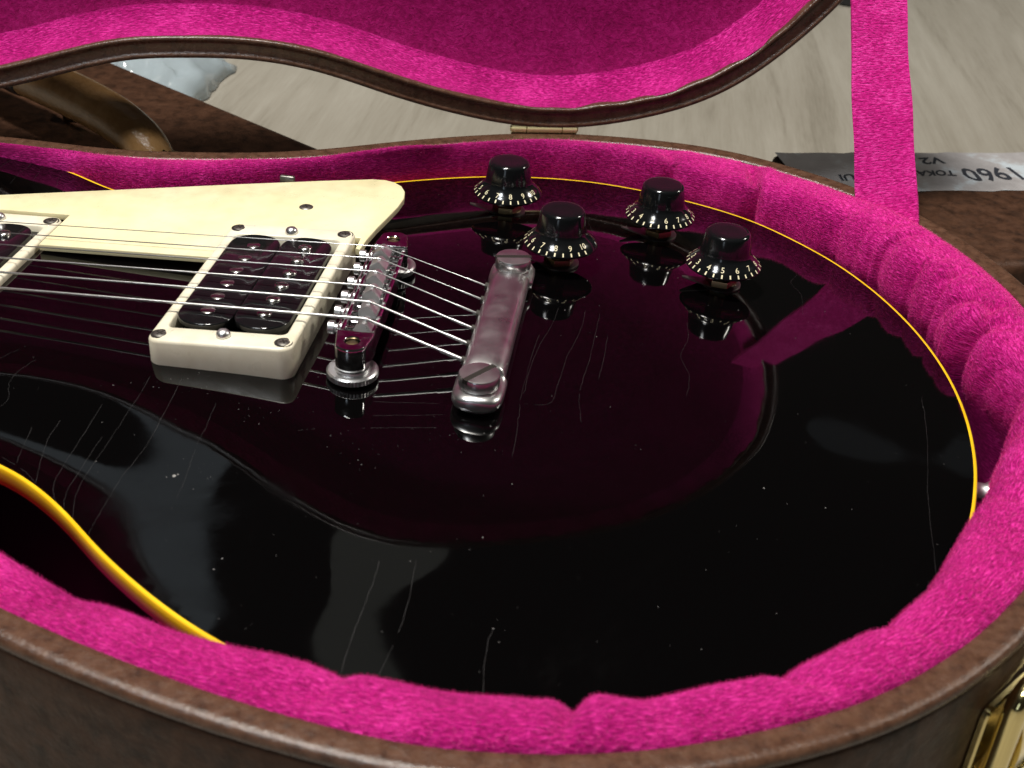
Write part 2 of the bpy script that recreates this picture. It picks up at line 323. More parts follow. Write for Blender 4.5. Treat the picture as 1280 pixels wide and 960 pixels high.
# dust and tiny chips
bm=B()
def speck(x,y,r):
    z=S1(x,y)+.05; k=RNG.integers(4,7); a0=RNG.random()*6
    V=[(x+r*math.cos(a0+6.283*i/k)*(.5+RNG.random()),y+r*math.sin(a0+6.283*i/k)*(.5+RNG.random()),z) for i in range(k)]+[(x,y,z+r*.6)]
    bm.add(V,[(i,(i+1)%k,k) for i in range(k)])
n=0
while n<420:
    x,y=RNG.uniform(-200,195),RNG.uniform(-160,150)
    if seg_dist(np.array([[x,y]]),body_o)[0]<4: continue
    if not ((x-50)**2/150**2+y*y/160**2<1 or abs(y)<90): continue
    speck(x,y,.045+.15*RNG.random()**4); n+=1
for cx,cy,s,k in ((-45,-52,9,34),(-20,-62,7,16),(10,-70,10,22),(-30,-88,4,10),(40,-60,8,16)):
    for _ in range(k): speck(cx+RNG.normal(0,s),cy+RNG.normal(0,s*.5),.04+.09*RNG.random()**2)
for x,y,r in ((-37.5,-91,.5),(-36.6,-90.4,.25),(-39.5,-91.6,.2),(60,-132,.22),(62,-136,.2),(-14,-120,.3),(-15,-124,.25),(130,-62,.22)): speck(x,y,r)
d=bm.mk('dust','dust',G,smooth=False); d['kind']='stuff'

# pickguard
pgz=lambda x,y:7.5+.03*(x+40)
PG=[(-236,36.5),(-235,30),(-177,30),(-177,45.8),(-127.2,45.8),(-127.2,19.5),(-64,20.4),(-64,45.4),(-15.2,45.4),(-15.2,36.2),(-13.4,35.6),(-12.7,45),(-11.3,55),(-9.2,66),(-7.5,76),(-6.9,84),(-7.9,90.5),(-10.2,95.5),(-13.8,99),(-18,100.6),(-23,100.6),(-43.6,95),(-74,85.9),(-120.6,71.2),(-161.3,58.6)]
pgA=ccw(np.array(PG))
V,F=prism(pgA,lambda x,y:pgz(x,y)-2.4,pgz,.35); pg=mk('pickguard',V,F,'cream',G,auto=35)
def screw_head(name,r,h,mat,cross=True):
    bm=B(); bm.add(*lathe([(r,0),(r,h*.25),(r*.82,h*.75),(r*.45,h)],18))
    if cross:
        bm.add(*box((0,0,h*.86),(r*1.25,r*.26,h*.5))); bm.add(*box((0,0,h*.86),(r*.26,r*1.25,h*.5)))
    return bm
def cross_screw(name,c,r,parent,rz=.4):
    bm=B(); bm.add(*lathe([(r,-.6),(r,0.10),(r*.8,.42),(r*.5,.55)],20)); o=bm.mk(name,'screw',parent,auto=50); o.location=Vector(c)*MM
    s=B(); s.add(*box((0,0,.5),(r*1.15,r*.24,.16))); s.add(*box((0,0,.5),(r*.24,r*1.15,.165)))
    bm2=s; V=[(x*math.cos(rz)-y*math.sin(rz)+c[0],x*math.sin(rz)+y*math.cos(rz)+c[1],z+c[2]) for x,y,z in bm2.v]
    return o,V,bm2.f
def recess_screw(c,r,parent,rz):
    o,V,F=cross_screw('screw',c,r,parent,rz); 
    s=mk('screw_slot',V,F,'slot',None,smooth=False); s.parent=parent
recess_screw((-42.1,68.5,7.45),2.7,pg,.5)
bm=B(); bm.add(*box((-57,92,2.0),(9,5,2.2),.5)); bm.add(*box((-57,94.5,5.3),(6,2,6),.4)); bm.mk('pickguard_bracket','screw',pg)

# pickups
def pickup(name,x0,zl,slope,label):
    wx,wy=46.7,88.6; cx=x0+wx/2; zt=lambda x,y:zl+slope*(x-x0)
    outer=lambda ins:rrect(wx-2*ins,wy-2*ins,4.2-ins*.6,6,(cx,.1)); inner=lambda ins:rrect(38.6+2*ins,70.4+2*ins,2.6,6,(cx,.1))
    zb=lambda x,y:S1(x,y)-.15
    dz=lambda d:(lambda x,y:zt(x,y)-d)
    V,F=loft([z2(inner(0),zb),z2(outer(0),zb),z2(outer(0),dz(1.1)),z2(outer(.35),dz(.35)),z2(outer(1.1),dz(0)),z2(inner(.5),dz(0)),z2(inner(0),dz(.5)),z2(inner(0),dz(6))],closed_loft=True)
    ring=mk(name,V,F,'ivory',G,auto=60)
    if label: ring['label']=label
    # floor of the well
    V,F=box((cx,.1,zl-7.5),(39.4,71,1)); mk('base_plate',V,F,'blackplastic',ring,smooth=False)
    for side_,xx in ((-1,cx-9.6),(1,cx+9.1)):
        pl=rrect(18.2,67.6,8.2,8,(xx,.1)); zt2=lambda x,y:zt(xx,0)+.85; zA=zt(xx,0)+.85
        A=np.array(pl); nn=inward(A)
        rr=[np.c_[A+nn*1.6,[zA-7.5]*len(A)],np.c_[A+nn*1.6,[zA-2.0]*len(A)],np.c_[A,[zA-1.9]*len(A)],np.c_[A,[zA-.5]*len(A)],np.c_[A+nn*.18,[zA-.15]*len(A)],np.c_[A+nn*.5,[zA]*len(A)]]
        V,F=loft([r.tolist() for r in rr],cap0=True,cap1=True); bob=mk('bobbin',V,F,'blackplastic',ring,auto=50)
        for i in range(6):
            y=.1+(i-2.5)*9.78
            if side_<0:
                V,F=lathe([(2.35,zA-1),(2.35,zA+.12),(2.1,zA+.28)],24,(xx,y)); mk('pole_slug',V,F,'pole',ring,auto=40)
            else:
                a=RNG.uniform(0,3.1); bm=B(); bm.add(*lathe([(2.45,zA-1),(2.45,zA+.45),(2.1,zA+.8),(1.2,zA+1.05)],24,(xx,y))); bm.mk('pole_screw','pole',ring,auto=50)
                s=B(); s.add(*box((0,0,0),(3.7,.55,.34))); s.xf(Matrix.Translation((xx,y,zA+.94))@Matrix.Rotation(a,4,'Z')); s.mk('screw_slot','slot',ring,smooth=False)
    for sx in (0,1):
        for sy in (-1,1):
            x=x0+3.5+sx*(wx-7); y=.1+sy*40.0; zz=zt(x,y)
            bm=B(); bm.add(*lathe([(2.9,zz+.03),(2.2,zz+.06)],20,(x,y),False,True)); bm.mk('screw_recess','slot',ring)
            bm=B(); bm.add(*lathe([(2.0,zz+.02),(2.0,zz+.10),(1.4,zz+.32),(.6,zz+.4)],18,(x,y))); bm.mk('screw','screw',ring,auto=50)
            a=RNG.uniform(0,1.5); s=B(); s.add(*box((0,0,0),(2.4,.5,.16))); s.add(*box((0,0,.01),(.5,2.4,.16))); s.xf(Matrix.Translation((x,y,zz+.37))@Matrix.Rotation(a,4,'Z')); s.mk('screw_slot','slot',ring,smooth=False)
    for sy in (-1,1):
        x=cx+.2; y=.1+sy*38.6; zz=zt(x,y)
        bm=B(); bm.add(*lathe([(2.3,zz),(2.35,zz+.5),(2.1,zz+1.3),(1.5,zz+1.95),(.7,zz+2.25)],24,(x,y))); bm.mk('height_screw','aluminium',ring)
    return ring
pickup('bridge_pickup',-62.9,9.5,.047,None)
pickup('neck_pickup',-175.2,3.0,.03,None)

# bridge
b0=np.array((1.3,-37.0)); b1=np.array((-1.3,37.0)); ba=math.atan2(b1[1]-b0[1],b1[0]-b0[0])-math.pi/2
BM=Matrix.Rotation(ba,4,'Z')
ZB=13.3
bm=B()
def lug(sy):
    P=[]
    for i in range(40):
        a=2*math.pi*i/40; dx,dy=math.cos(a),math.sin(a)
        # plan: straight inner edge at |y|=31, tapered sides, round outer end at |y|=43
        t=99
        for (nx,ny,dd) in ((0,-sy,6.2),(1,sy*.16,5.3),(-1,sy*.16,5.3)):
            q=dx*nx+dy*ny
            if q>1e-6: t=min(t,dd/q)
        t=min(t,6.1) if dy*sy>0 else t
        P.append((dx*t,37*sy+dy*t))
    C=[(2.35*math.cos(2*math.pi*i/40),37*sy+2.35*math.sin(2*math.pi*i/40)) for i in range(40)]
    A=np.array(P); cc=np.array((0,37*sy)); sc=lambda k:(A-cc)*k+cc
    return loft([z2(C,ZB-5),z2(C,ZB-.3),z2([(cc[0]+(p[0]-cc[0])*1.12,cc[1]+(p[1]-cc[1])*1.12) for p in C],ZB),z2(sc(.93),ZB),z2(sc(.985),ZB-.35),z2(sc(1),ZB-1.0),z2(sc(1.0),ZB-7.2),z2(sc(.96),ZB-8.2),z2(C,ZB-8.2)])
bm.add(*lug(-1)); bm.add(*lug(1))
for sx in (-1,1): bm.add(*box((sx*4.9,0,ZB-4.5),(1.5,62.2,7.2),.35))
bm.add(*box((0,0,ZB-7),(9.0,62,2.0),.3))
for k in range(7): bm.add(*box((0,(k-3)*10.4*.98,ZB-4.6),(8.2,1.1,4.4),.2))
bm.xf(BM); bridge=bm.mk('bridge','chrome',G,auto=40)
for sy in (-1,1):
    c=BM@Vector((0,37*sy,0)); z0=S1(c.x,c.y)
    bm=B(); bm.add(*lathe([(1.9,z0-.1),(1.9,ZB-1.0),(1.5,ZB-.8)],20,(c.x,c.y))); bm.mk('post','potbrass',bridge,auto=40)
    # thumbwheel with knurled edge
    R_=[]; zz=3.4
    for r,z,kn in ((5,zz-2.6,0),(7.6,zz-2.6,0),(8.0,zz-2.2,1),(8.0,zz-.5,1),(7.6,zz,0),(5.6,zz+.02,0),(5.5,zz+.9,0),(4.9,zz+1.0,0)):
        R_.append([(c.x+(r+(.22 if (kn and i%2) else 0))*math.cos(2*math.pi*i/96),c.y+(r+(.22 if (kn and i%2) else 0))*math.sin(2*math.pi*i/96),z) for i in range(96)])
    V,F=loft(R_,cap0=True,cap1=True); mk('thumbwheel',V,F,'aluminium',bridge,auto=40)
ys=[-26+10.4*i for i in range(6)]; rad=[.50,.41,.33,.23,.19,.165]
crest=[(2.85-5.7*i/5,ys[i],15.2+[0,.5,.8,.8,.5,0][i]) for i in range(6)]
for i in range(6):
    x,y,z=crest[i]; zt=z-rad[i]
    # saddle: wedge with a ridge under the string
    bm=B(); w=2.7; zb_=ZB-5.6
    prof=[(-2.9,zb_),(2.9,zb_),(2.9,zt-2.6),(.5,zt-.05),(-.5,zt-.02),(-2.9,zt-1.9)]
    bm.add(*loft([[(x+a,y-w,b_) for a,b_ in prof],[(x+a,y-w*.92,b_+.0) for a,b_ in prof],[(x+a,y+w*.92,b_) for a,b_ in prof],[(x+a,y+w,b_) for a,b_ in prof]],cap0=True,cap1=True))
    bm.mk('saddle','aluminium',bridge,auto=30)
    bm=B(); zc=ZB-2.5; bx=(BM@Vector((0,y,0))).x
    def xcyl(x0,x1,r,n=16): return tube([(x0,y,zc),(x1,y,zc)],r,n)
    pth=[];rr=[]
    for k in range(15):
        xx=bx-5+k*.75
        pth.append((xx,y,zc)); rr.append(.95 if k%2 else 1.2)
    bm.add(*tube(pth,rr,12)); bm.mk('saddle_screw_thread','chrome',bridge,auto=30)
    bm=B(); bm.add(*tube([(bx-10.0,y,zc),(bx-9.8,y,zc),(bx-8.0,y,zc),(bx-7.8,y,zc)],[1.9,2.15,2.15,1.9],20)); bm.add(*tube([(bx-7.8,y,zc),(bx-6.6,y,zc)],1.35,14)); bm.add(*tube([(bx-6.9,y,zc),(bx-6.5,y,zc),(bx-5.6,y,zc),(bx-5.4,y,zc)],[1.6,2.0,2.0,1.8],16)); bm.mk('saddle_screw','aluminium',bridge,auto=40)
# retaining wire over the screw heads
bm=B(); bm.add(*tube([tuple(BM@Vector((-6.2,yy,ZB-.6+.25*math.sin(yy*.5)))) for yy in np.linspace(-30,30,40)],.33,8)); bm.mk('retainer_wire','chrome',bridge)

# stop tailpiece
TX,ZT=42.0,9.4
zf=S1(TX,0)
# bar section, swept along y: slim at the lugs, full between them
sec=[]
for i in range(28):
    a=2*math.pi*i/28; cx_,cz_=math.cos(a),math.sin(a)
    sec.append((math.copysign(abs(cx_)**.75,cx_),math.copysign(abs(cz_)**.8,cz_)))
stations=[(-49.8,1.5,1.2),(-49.4,4.6,2.3),(-48.2,6.6,2.75),(-45.5,7.8,2.9),(-42,8.1,2.95),(-36.5,8.1,2.95),(-33.8,8.0,3.0)]
full=[(-33.3,7.4,3.7),(-32.9,7.2,4.2),(-32,7.1,4.45),(-24,7.1,4.5),(0,7.1,4.55)]
stat=stations+full; stat=stat+[(-a,b_,c) for a,b_,c in reversed(stat[:-1])]
rings=[]
ZL=-0.9
for y,hw,hz in stat:
    zc=ZL+3.0 if abs(y)>33.5 else ZL+3.0+(hz-3.0)*.75
    rings.append([(TX+s[0]*hw,y,zc+s[1]*hz) for s in sec])
bm=B(); bm.add(*loft(rings,cap0=True,cap1=True)); tail=bm.mk('tailpiece','nickel',G,auto=55)
for sy in (-1,1):
    bm=B(); cy=41*sy; zt0=ZL+6.2
    bm.add(*lathe([(4.9,ZL-.9),(4.9,zt0-1.2),(5.6,zt0-.6),(6.3,zt0-.1),(6.45,zt0+.2),(6.45,ZT-.45),(6.2,ZT-.1),(5.8,ZT)],36,(TX,cy)))
    st=bm.mk('stud','nickel',tail,auto=40)
    s=B(); s.add(*box((0,0,0),(13.1,1.9,1.5))); s.xf(Matrix.Translation((TX,cy,ZT-.70))@Matrix.Rotation(.95 if sy<0 else .22,4,'Z')); s.mk('stud_slot','slot',tail,smooth=False)
for i in range(6):
    y=ys[i]; bm=B(); bm.add(*tube([(TX-7.9,y,4.0),(TX-6.2,y,3.9)],1.5,14)); bm.mk('string_hole','slot',tail,smooth=False)
    bm=B(); bm.add(*tube([(TX+5.2,y,3.2),(TX+6.9,y,3.2)],1.8,14)); bm.mk('ball_end','screw',tail,auto=40)

# strings
for i in range(6):
    x,y,z=crest[i]; r=rad[i]; yn=-17.5+7*i
    x0=-430; t=(x0-x)/(-628-x); p0=(x0,y+(yn-y)*t,z-.0376*(x-x0))
    pts=[p0,(x-.8,y,z-.02),(x,y,z),(x+.8,y,z-.22),(TX-15,y,4.4+ (z-4.4)*(7/(TX-8-x))),(TX-14.6,y,4.4+(z-4.4)*(6.6/(TX-8-x))),(TX-8,y,4.35),(TX-6,y,4.1)]
    bm=B(); bm.add(*tube(pts,[r,r,r,r,r,r*1.25+.10,r*1.3+.12,r*1.3+.1],10)); s=bm.mk('string','woundstring' if i<3 else 'plainstring',G)

# control knobs
def text_mesh(ch,size):
    cu=bpy.data.curves.new('t','FONT'); cu.body=ch; cu.size=size; cu.align_x='CENTER'; cu.align_y='CENTER'; cu.resolution_u=3
    ob=bpy.data.objects.new('t',cu); COL.objects.link(ob); dg=bpy.context.evaluated_depsgraph_get(); dg.update()
    me=bpy.data.meshes.new_from_object(ob.evaluated_get(dg)); V=[tuple(v.co) for v in me.vertices]; F=[tuple(p_.vertices) for p_ in me.polygons]
    bpy.data.objects.remove(ob); bpy.data.meshes.remove(me); return V,F
DIG={str(k):text_mesh(str(k),3.3) for k in range(11)}
# skirt of the knob: straight cone between these two (radius, height) points
SK0=(14.0,.9); SK1=(9.9,4.9)
def on_skirt(u,w,ang):
    """u along the rim (mm), w up the skirt (mm from lower edge) -> point just above the cone"""
    L=math.hypot(SK0[0]-SK1[0],SK1[1]-SK0[1]); t=w/L; r=SK0[0]+(SK1[0]-SK0[0])*t; z=SK0[1]+(SK1[1]-SK0[1])*t
    a=ang+u/12.4-math.pi/2; n=((SK1[1]-SK0[1])/L,(SK0[0]-SK1[0])/L); r+=n[0]*.05; z+=n[1]*.05
    return (r*math.cos(a),r*math.sin(a),z)
knob_src=None
KN=[(30.8, 113.1, 16.6, 8, 12.0), (57.1, 64.6, 19.4, 8, -4.0), (93.9, 107.5, 15.6, 6, 12.0), (118.8, 66.2, 16.8, 5, -4.0)]
for q,(kx,ky,kz,num,deg) in enumerate(KN):
    zb_=kz-14.15; zs=S1(kx,ky)
    k=B().add(*lathe([(12.6,.5),(13.3,.0),(13.95,.15),(14.1,.5),(14.0,.9),(11.95,2.9),(9.9,4.9),(9.5,5.7),(9.25,7.0),(8.35,12.9),(8.1,13.5),(7.5,14.0),(6.6,14.15),(3.5,14.0)],64)).mk('control_knob','knob',G,auto=70) if knob_src is None else inst(knob_src,'control_knob',(0,0,0),0,G)
    knob_src=k; k.location=(kx*MM,ky*MM,zb_*MM)
    bm=B(); a0=math.radians(deg)
    for v in range(0,11):
        ang=a0+(v-num)*math.radians(26.5)
        V,F=DIG[str(v)]; bm.add([on_skirt(p_[0]*.98,3.25+p_[1]*.95,ang) for p_ in V],F)
    for hstep in range(0,21):
        ang=a0+(hstep*.5-num)*math.radians(26.5); w=.26 if hstep%2==0 else .24
        bm.add([on_skirt(-w,.12,ang),on_skirt(w,.12,ang),on_skirt(w,1.55,ang),on_skirt(-w,1.55,ang)],[(0,1,2,3)])
    s=bm.mk('scale_print','print',k,smooth=False)
    # shaft, nut and pointer washer below the knob
    hz=zs-zb_
    bm=B(); bm.add(*lathe([(3.1,hz+1),(3.1,1.5)],16)); bm.mk('shaft','potbrass',k,auto=40)
    nut=[(5.9*math.cos(math.pi/3*i+.3*q),5.9*math.sin(math.pi/3*i+.3*q)) for i in range(6)]
    bm=B(); bm.add(*prism(nut,hz+1.0,hz+3.4,.4)); bm.mk('nut','potbrass',k,auto=30)
    bm=B(); bm.add(*lathe([(7.6,hz+.05),(7.6,hz+.8),(7.2,hz+1.0)],28))
    pa=math.radians(198)
    d0,d1=np.array((math.cos(pa),math.sin(pa))),np.array((-math.sin(pa),math.cos(pa)))
    tri=[d0*5-d1*4,d0*5+d1*4,d0*15.6+d1*.5,d0*15.6-d1*.5]
    V=[(*t_,hz+.6+(3.2 if n_>1 else 0)) for n_,t_ in enumerate(tri)]+[(*t_,hz+1.1+(3.2 if n_>1 else 0)) for n_,t_ in enumerate(tri)]
    bm.add(V,[(3,2,1,0),(4,5,6,7),(0,1,5,4),(1,2,6,5),(2,3,7,6),(3,0,4,7)]); bm.mk('pointer_washer','screw',k,auto=35)

# strap button on the tail edge
bm=B(); V,F=lathe([(4.2,0),(3.4,3),(3.4,5.5),(5.2,8.2),(6.4,9.6),(6.6,10.8),(5.6,11.7),(3,12)],32); bm.add(V,F)
bm.xf(Matrix.Translation((198.5,-27,-23))@Matrix.Rotation(math.pi/2,4,'Y')); bm.mk('strap_button','aluminium',G,auto=60)
# neck running out of the picture
V,F=prism(ccw(np.array([(-235,-27.5),(-235,27.5),(-430,23.5),(-430,-23.5)])),lambda x,y:-12+.0376*(x+235),lambda x,y:3.6+.0376*(x+235),.5); nk=mk('neck',V,F,'rosewood',G,auto=40)

# ================================================================== GUITAR CASE
K=thing('guitar_case','open brown guitar case with bright pink plush lining holding the black guitar','guitar case')
ZR=4.0
N=len(case_o)
def ringz(ins,z,sm=4): return np.c_[inset(case_o,ins,sm) if ins else case_o,np.full(N,float(z))].tolist()
V,F=loft([ringz(3.0,ZR-3),ringz(.9,ZR-3.2),ringz(.3,ZR-5),ringz(.15,ZR-10),ringz(0.4,ZR-40),ringz(1.2,-78),ringz(5,-85)],cap1=True); shell=mk('case_shell',V,F,'leather',K)
shell['label']='dark brown leathery outer side of the open case'
V,F=loft([ringz(9,ZR-6),ringz(8.6,ZR-1.0),ringz(8.0,ZR-.1),ringz(6.5,ZR),ringz(3.2,ZR+.25),ringz(1.6,ZR+.35),ringz(.6,ZR-.2),ringz(0.0,ZR-1.4),ringz(.1,ZR-2.7),ringz(.9,ZR-3.4)]); mk('rim_trim',V,F,'trim',K)

# lining roll between the rim and the guitar
NL=1500
RIM=resample(inset(case_o,8.2,6),NL); NRM=smooth(inward(RIM),60); NRM/=np.linalg.norm(NRM,axis=1)[:,None]
sl=np.r_[0,np.cumsum(np.linalg.norm(np.diff(RIM,axis=0),axis=1))]; LT=sl[-1]+np.linalg.norm(RIM[0]-RIM[-1])
dist=seg_dist(RIM,body_o)
gap=2.4+1.5*np.clip(RIM[:,1]/100,0,1)
gap=np.where(RIM[:,1]<-40,gap-4.6*np.clip((-RIM[:,1]-40)/35,0,1)*np.clip((RIM[:,0]-10)/60,0,1),gap)
gap=gap+9.0*np.exp(-((RIM[:,1]+14)/26)**2)*(RIM[:,0]>150)
wid=np.clip(dist-gap,np.where(RIM[:,1]>0,4.0,12.0),30); wid=np.where((RIM[:,0]<20)&(RIM[:,1]<0),np.minimum(wid,np.interp(RIM[:,0],[-120,-60,0,30],[17,16.5,16.5,24])),wid); wid=smooth(wid[:,None],60)[:,0]
right=np.exp(-((RIM[:,0]-232)/26)**2)
nearm=np.clip((-RIM[:,1]-60)/60,0,1)
def s_of(x,y): return sl[np.argmin((RIM[:,0]-x)**2+(RIM[:,1]-y)**2)]
prof=[(-.02,-3.0),(-.01,.4),(.04,2.6),(.12,3.8),(.26,4.7),(.42,5.1),(.58,5.0),(.72,4.3),(.83,2.9),(.91,.6),(.965,-3.0),(.995,-8.5),(.99,-14),(.93,-20),(.80,-30),(.62,-46),(.5,-62)]
# denser profile
pp=catmull(prof,False,4); PN=len(pp)
# creases: (x, y, width mm, depth mm, slant)
CRE=[(27,-178,2.2,1.6,.5),(82,-178,1.8,3.0,.6),(104,-174,5,1.2,-.8),(137,-156,2.4,2.4,-.9),(164,-132,3.0,1.6,-.6),(176,-119,5,.9,.7),(-42,-160,7,1.6,.2),(98,180,3.0,3.6,-.35),(140,170,2.4,5.2,-.9),(186,138,7,1.2,.4),(207,106,1.8,2.4,.8),(222,76,2.4,3.6,-.9),(230,34,3.0,4.0,.6),(231,4,7,4.4,-.9),(215,-74,6,1.2,.3),(186,-108,4,1.2,.4),(64,180,9,1.0,.2),(-10,156,10,1.0,.2),(-70,128,12,.8,.1)]
tt=np.linspace(0,1,PN)
Z=np.zeros((NL,PN)); DD=np.zeros((NL,PN)); DISP=np.zeros((NL,PN))
sA=np.r_[0,np.cumsum(np.linalg.norm(np.diff(pp*np.array([20,1]),axis=0),axis=1))]; sA/=sA[-1]
for cxx,cyy,wd,dp,slant in CRE:
    s0=s_of(cxx,cyy); ds=sl[:,None]-s0; ds=(ds+LT/2)%LT-LT/2
    u=pp[None,:,0]; ds=ds-slant*14*(u-.45)
    up=np.clip(u/.3,0,1) if cxx<195 else np.clip((u-.32)/.4,0,1)
    L_=np.where(ds>0,wd*.7,wd*2.6) if slant>=0 else np.where(ds>0,wd*2.6,wd*.7)
    DISP-=dp*np.exp(-np.sqrt((ds/L_)**2+.05)+.22)*up*(.75+.5*np.clip(u,0,1))
    if dp>2.4: DISP+=dp*.30*np.exp(-((np.abs(ds)-wd*3.0)/(wd*2.0))**2)*up
for k in range(26):
    wl=RNG.uniform(16,110); kk=2*math.pi*round(LT/wl)/LT; ph=RNG.uniform(0,6.28); dv=RNG.uniform(-7,7)
    DISP+=(.0016*wl)*np.sin(kk*sl[:,None]+ph+dv*pp[None,:,0])*np.clip(pp[None,:,0]/.3,0,1)
rw=np.clip((RIM[:,0]-150)/50,0,1)*np.clip((RIM[:,1]+110)/60,0,1)
S_=sl[:,None]; U_=pp[None,:,0]
env=(.35+.65*(.5+.5*np.sin(S_/31+.7))*(.6+.4*np.sin(S_/13+2.1)))
for lam,amp,sl_,w1,w2,ph in ((37.0,4.8,.55,.33,.10,.4),(21.0,2.7,-.8,.30,.14,1.9),(12.5,1.2,1.2,.25,.2,3.3)):
    f_=2*math.pi*(S_/lam+w1*np.sin(S_/26+ph)+w2*np.sin(S_/8.5+3*U_+ph)+sl_*U_)
    ridge=(1-np.abs(np.sin(f_/2)))**2.2
    DISP-=amp*ridge*env*rw[:,None]*np.clip((U_-.22)/.35,0,1)
T_=np.gradient(pp*np.array([20,1]),axis=0); PNn=np.stack([-T_[:,1],T_[:,0]],1); PNn/=np.linalg.norm(PNn,axis=1)[:,None]
VV=np.zeros((NL,PN,3))
dd=pp[None,:,0]*wid[:,None]+PNn[None,:,0]*DISP
zz=ZR-2.5+np.where(pp[None,:,1]>0,pp[None,:,1]*(.72+.33*nearm[:,None]-.50*(nearm*np.clip((60-RIM[:,0])/80,0,1))[:,None]),pp[None,:,1])+PNn[None,:,1]*DISP
zz=zz+(4.5*np.clip((RIM[:,0]-140)/50,0,1)*np.clip((RIM[:,1]+60)/40,0,1)*np.clip((170-RIM[:,1])/40,0,1))[:,None]*np.where(pp[None,:,1]>-5,np.clip((pp[None,:,0]-.05)/.3,0,1)*np.clip((1.02-pp[None,:,0])/.25,0,1),0)
zz=np.where(pp[None,:,0]<.02,ZR-2.5+pp[None,:,1],zz)
VV[:,:,:2]=RIM[:,None,:]+NRM[:,None,:]*dd[:,:,None]; VV[:,:,2]=zz
F=[(i*PN+j,((i+1)%NL)*PN+j,((i+1)%NL)*PN+j+1,i*PN+j+1) for i in range(NL) for j in range(PN-1)]
# rows of pile run along the roll
UV=np.zeros((NL,PN,2)); UV[:,:,0]=sl[:,None]; UV[:,:,1]=(sA*110)[None,:]
lin=mk('lining',VV.reshape(-1,3),F,'plush',K,uv=UV.reshape(-1,2)); 
def pile(o,count,length,rad,grp=None,comb=0.0,rnd=.35):
    md=o.modifiers.new('pile','PARTICLE_SYSTEM'); ps=md.particle_system; st_=ps.settings
    st_.type='HAIR'; st_.count=count; st_.hair_length=length; st_.hair_step=2; st_.render_step=2; st_.display_step=2
    st_.use_advanced_hair=True; st_.normal_factor=length*.6; st_.tangent_factor=comb; st_.factor_random=rnd*length; st_.brownian_factor=0.0
    st_.root_radius=rad; st_.tip_radius=rad*.35; st_.radius_scale=1.0; st_.emit_from='FACE'; st_.use_even_distribution=True; st_.distribution='RAND'
    ps.seed=3; st_.hair_length=length; st_.normal_factor=length*.17; st_.tangent_factor=comb*.25; st_.factor_random=rnd*length*.17; o.data.materials.append(M['pile']); st_.material=2
    if grp is not None:
        vg=o.vertex_groups.new(name='pile'); vg.add([int(q) for q in grp],1.0,'REPLACE'); ps.vertex_group_density='pile'
    return st_
gsel=np.nonzero(((RIM[:,0]>-150)[:,None]&((pp[:,1]>-20)&(pp[:,0]>.03))[None,:]).ravel())[0]
pile(lin,150000,.00075,.00005,gsel,comb=.0005,rnd=.8)
lin['label']='bright pink plush lining roll around the guitar'
mk('lining_floor',np.c_[inset(case_o,12,8),np.full(N,-62.0)],[tuple(range(N))],'plush_shaded',K,smooth=False)

# lid, hinged along the line that touches both bouts
HA=math.radians(13); HX=np.array((math.cos(HA),math.sin(HA))); HN=np.array((-math.sin(HA),math.cos(HA)))
HM=(case_o@HN).max()-2.0; HZ=9.0; PH=math.radians(92)
def lid_pt(P,d):
    """closed-lid plan point and height above the rim plane -> opened position"""
    P=np.atleast_2d(P); d=np.broadcast_to(np.asarray(d,float),(len(P),)); s=P@HX; h=HM-P@HN
    t=HM-h*math.cos(PH)+d*math.sin(PH); z=HZ+h*math.sin(PH)+d*math.cos(PH)
    q=s[:,None]*HX+t[:,None]*HN
    return np.c_[q,z]
def lring(ins,d,sm=4): return lid_pt(inset(case_o,ins,sm) if ins else case_o,d).tolist()
LID=mk('lid',*loft([lring(1.0,2.2),lring(.3,3.5),lring(.1,10),lring(.4,34),lring(3,44),lring(9,49),lring(22,52)],cap1=True),'leather',K)
LID['label']='raised lid of the case with brown rim and pink lining'
# rim of the lid: outer bead, sunk band, inner bead
wob=.35*np.sin(np.arange(N)*.35)+.25*np.sin(np.arange(N)*.83+1)
def lringw(ins,d): return lid_pt(inset(case_o,ins,4)+inward(case_o)*(wob*np.clip((case_o[:,0]-20)/40,0,1))[:,None],d).tolist()
V,F=loft([lring(.9,2.6),lring(.0,1.9),lring(-.2,1.0),lring(.1,.2),lring(.9,-.35),lring(1.8,-.2),lring(2.3,.5),lring(3.2,.75),lring(6.2,.75),lring(7.0,.5),lringw(7.4,-.1),lringw(8.1,-.45),lringw(8.9,-.2),lringw(9.3,.6),lringw(9.2,4)]); mk('lid_rim',V,F,'trim',LID)
rp=catmull([(9.0,.4),(9.2,2.2),(9.9,5.0),(11.2,8.6),(13.2,12.6),(15.6,16.6),(18.4,20.6)],False,4)
wob2=.5*np.sin(np.arange(N)*.21)+.4*np.sin(np.arange(N)*.47+2)
rg_=[lid_pt(inset(case_o,a,6)+inward(case_o)*(wob2*.6*math.sin(math.pi*k/(len(rp)-1)))[:,None],d) for k,(a,d) in enumerate(rp)]
su=np.r_[0,np.cumsum(np.linalg.norm(np.diff(case_o,axis=0),axis=1))]
V,F=loft([r.tolist() for r in rg_]); lr=mk('lid_roll',V,F,'plush',LID,uv=np.array([(su[i],k*1.2) for k in range(len(rp)) for i in range(N)]))
Vr=np.array(V); pile(lr,60000,.0018,.00007,np.nonzero((Vr[:,2]<150)&(np.arange(len(Vr))>=9*N))[0],rnd=.7)
lo=resample(inset(case_o,17.4,10),420)
def lidz(Q):
    d=soft_dist(Q,lo); t=np.clip(d/62,0,1)
    return 19.8+22*(np.clip(d/50,0,1)**.8)+.5*np.sin(Q[:,0]*.11)*np.sin(Q[:,1]*.13+1)*t
V,F=fill(lo,4.0,lidz,.5)
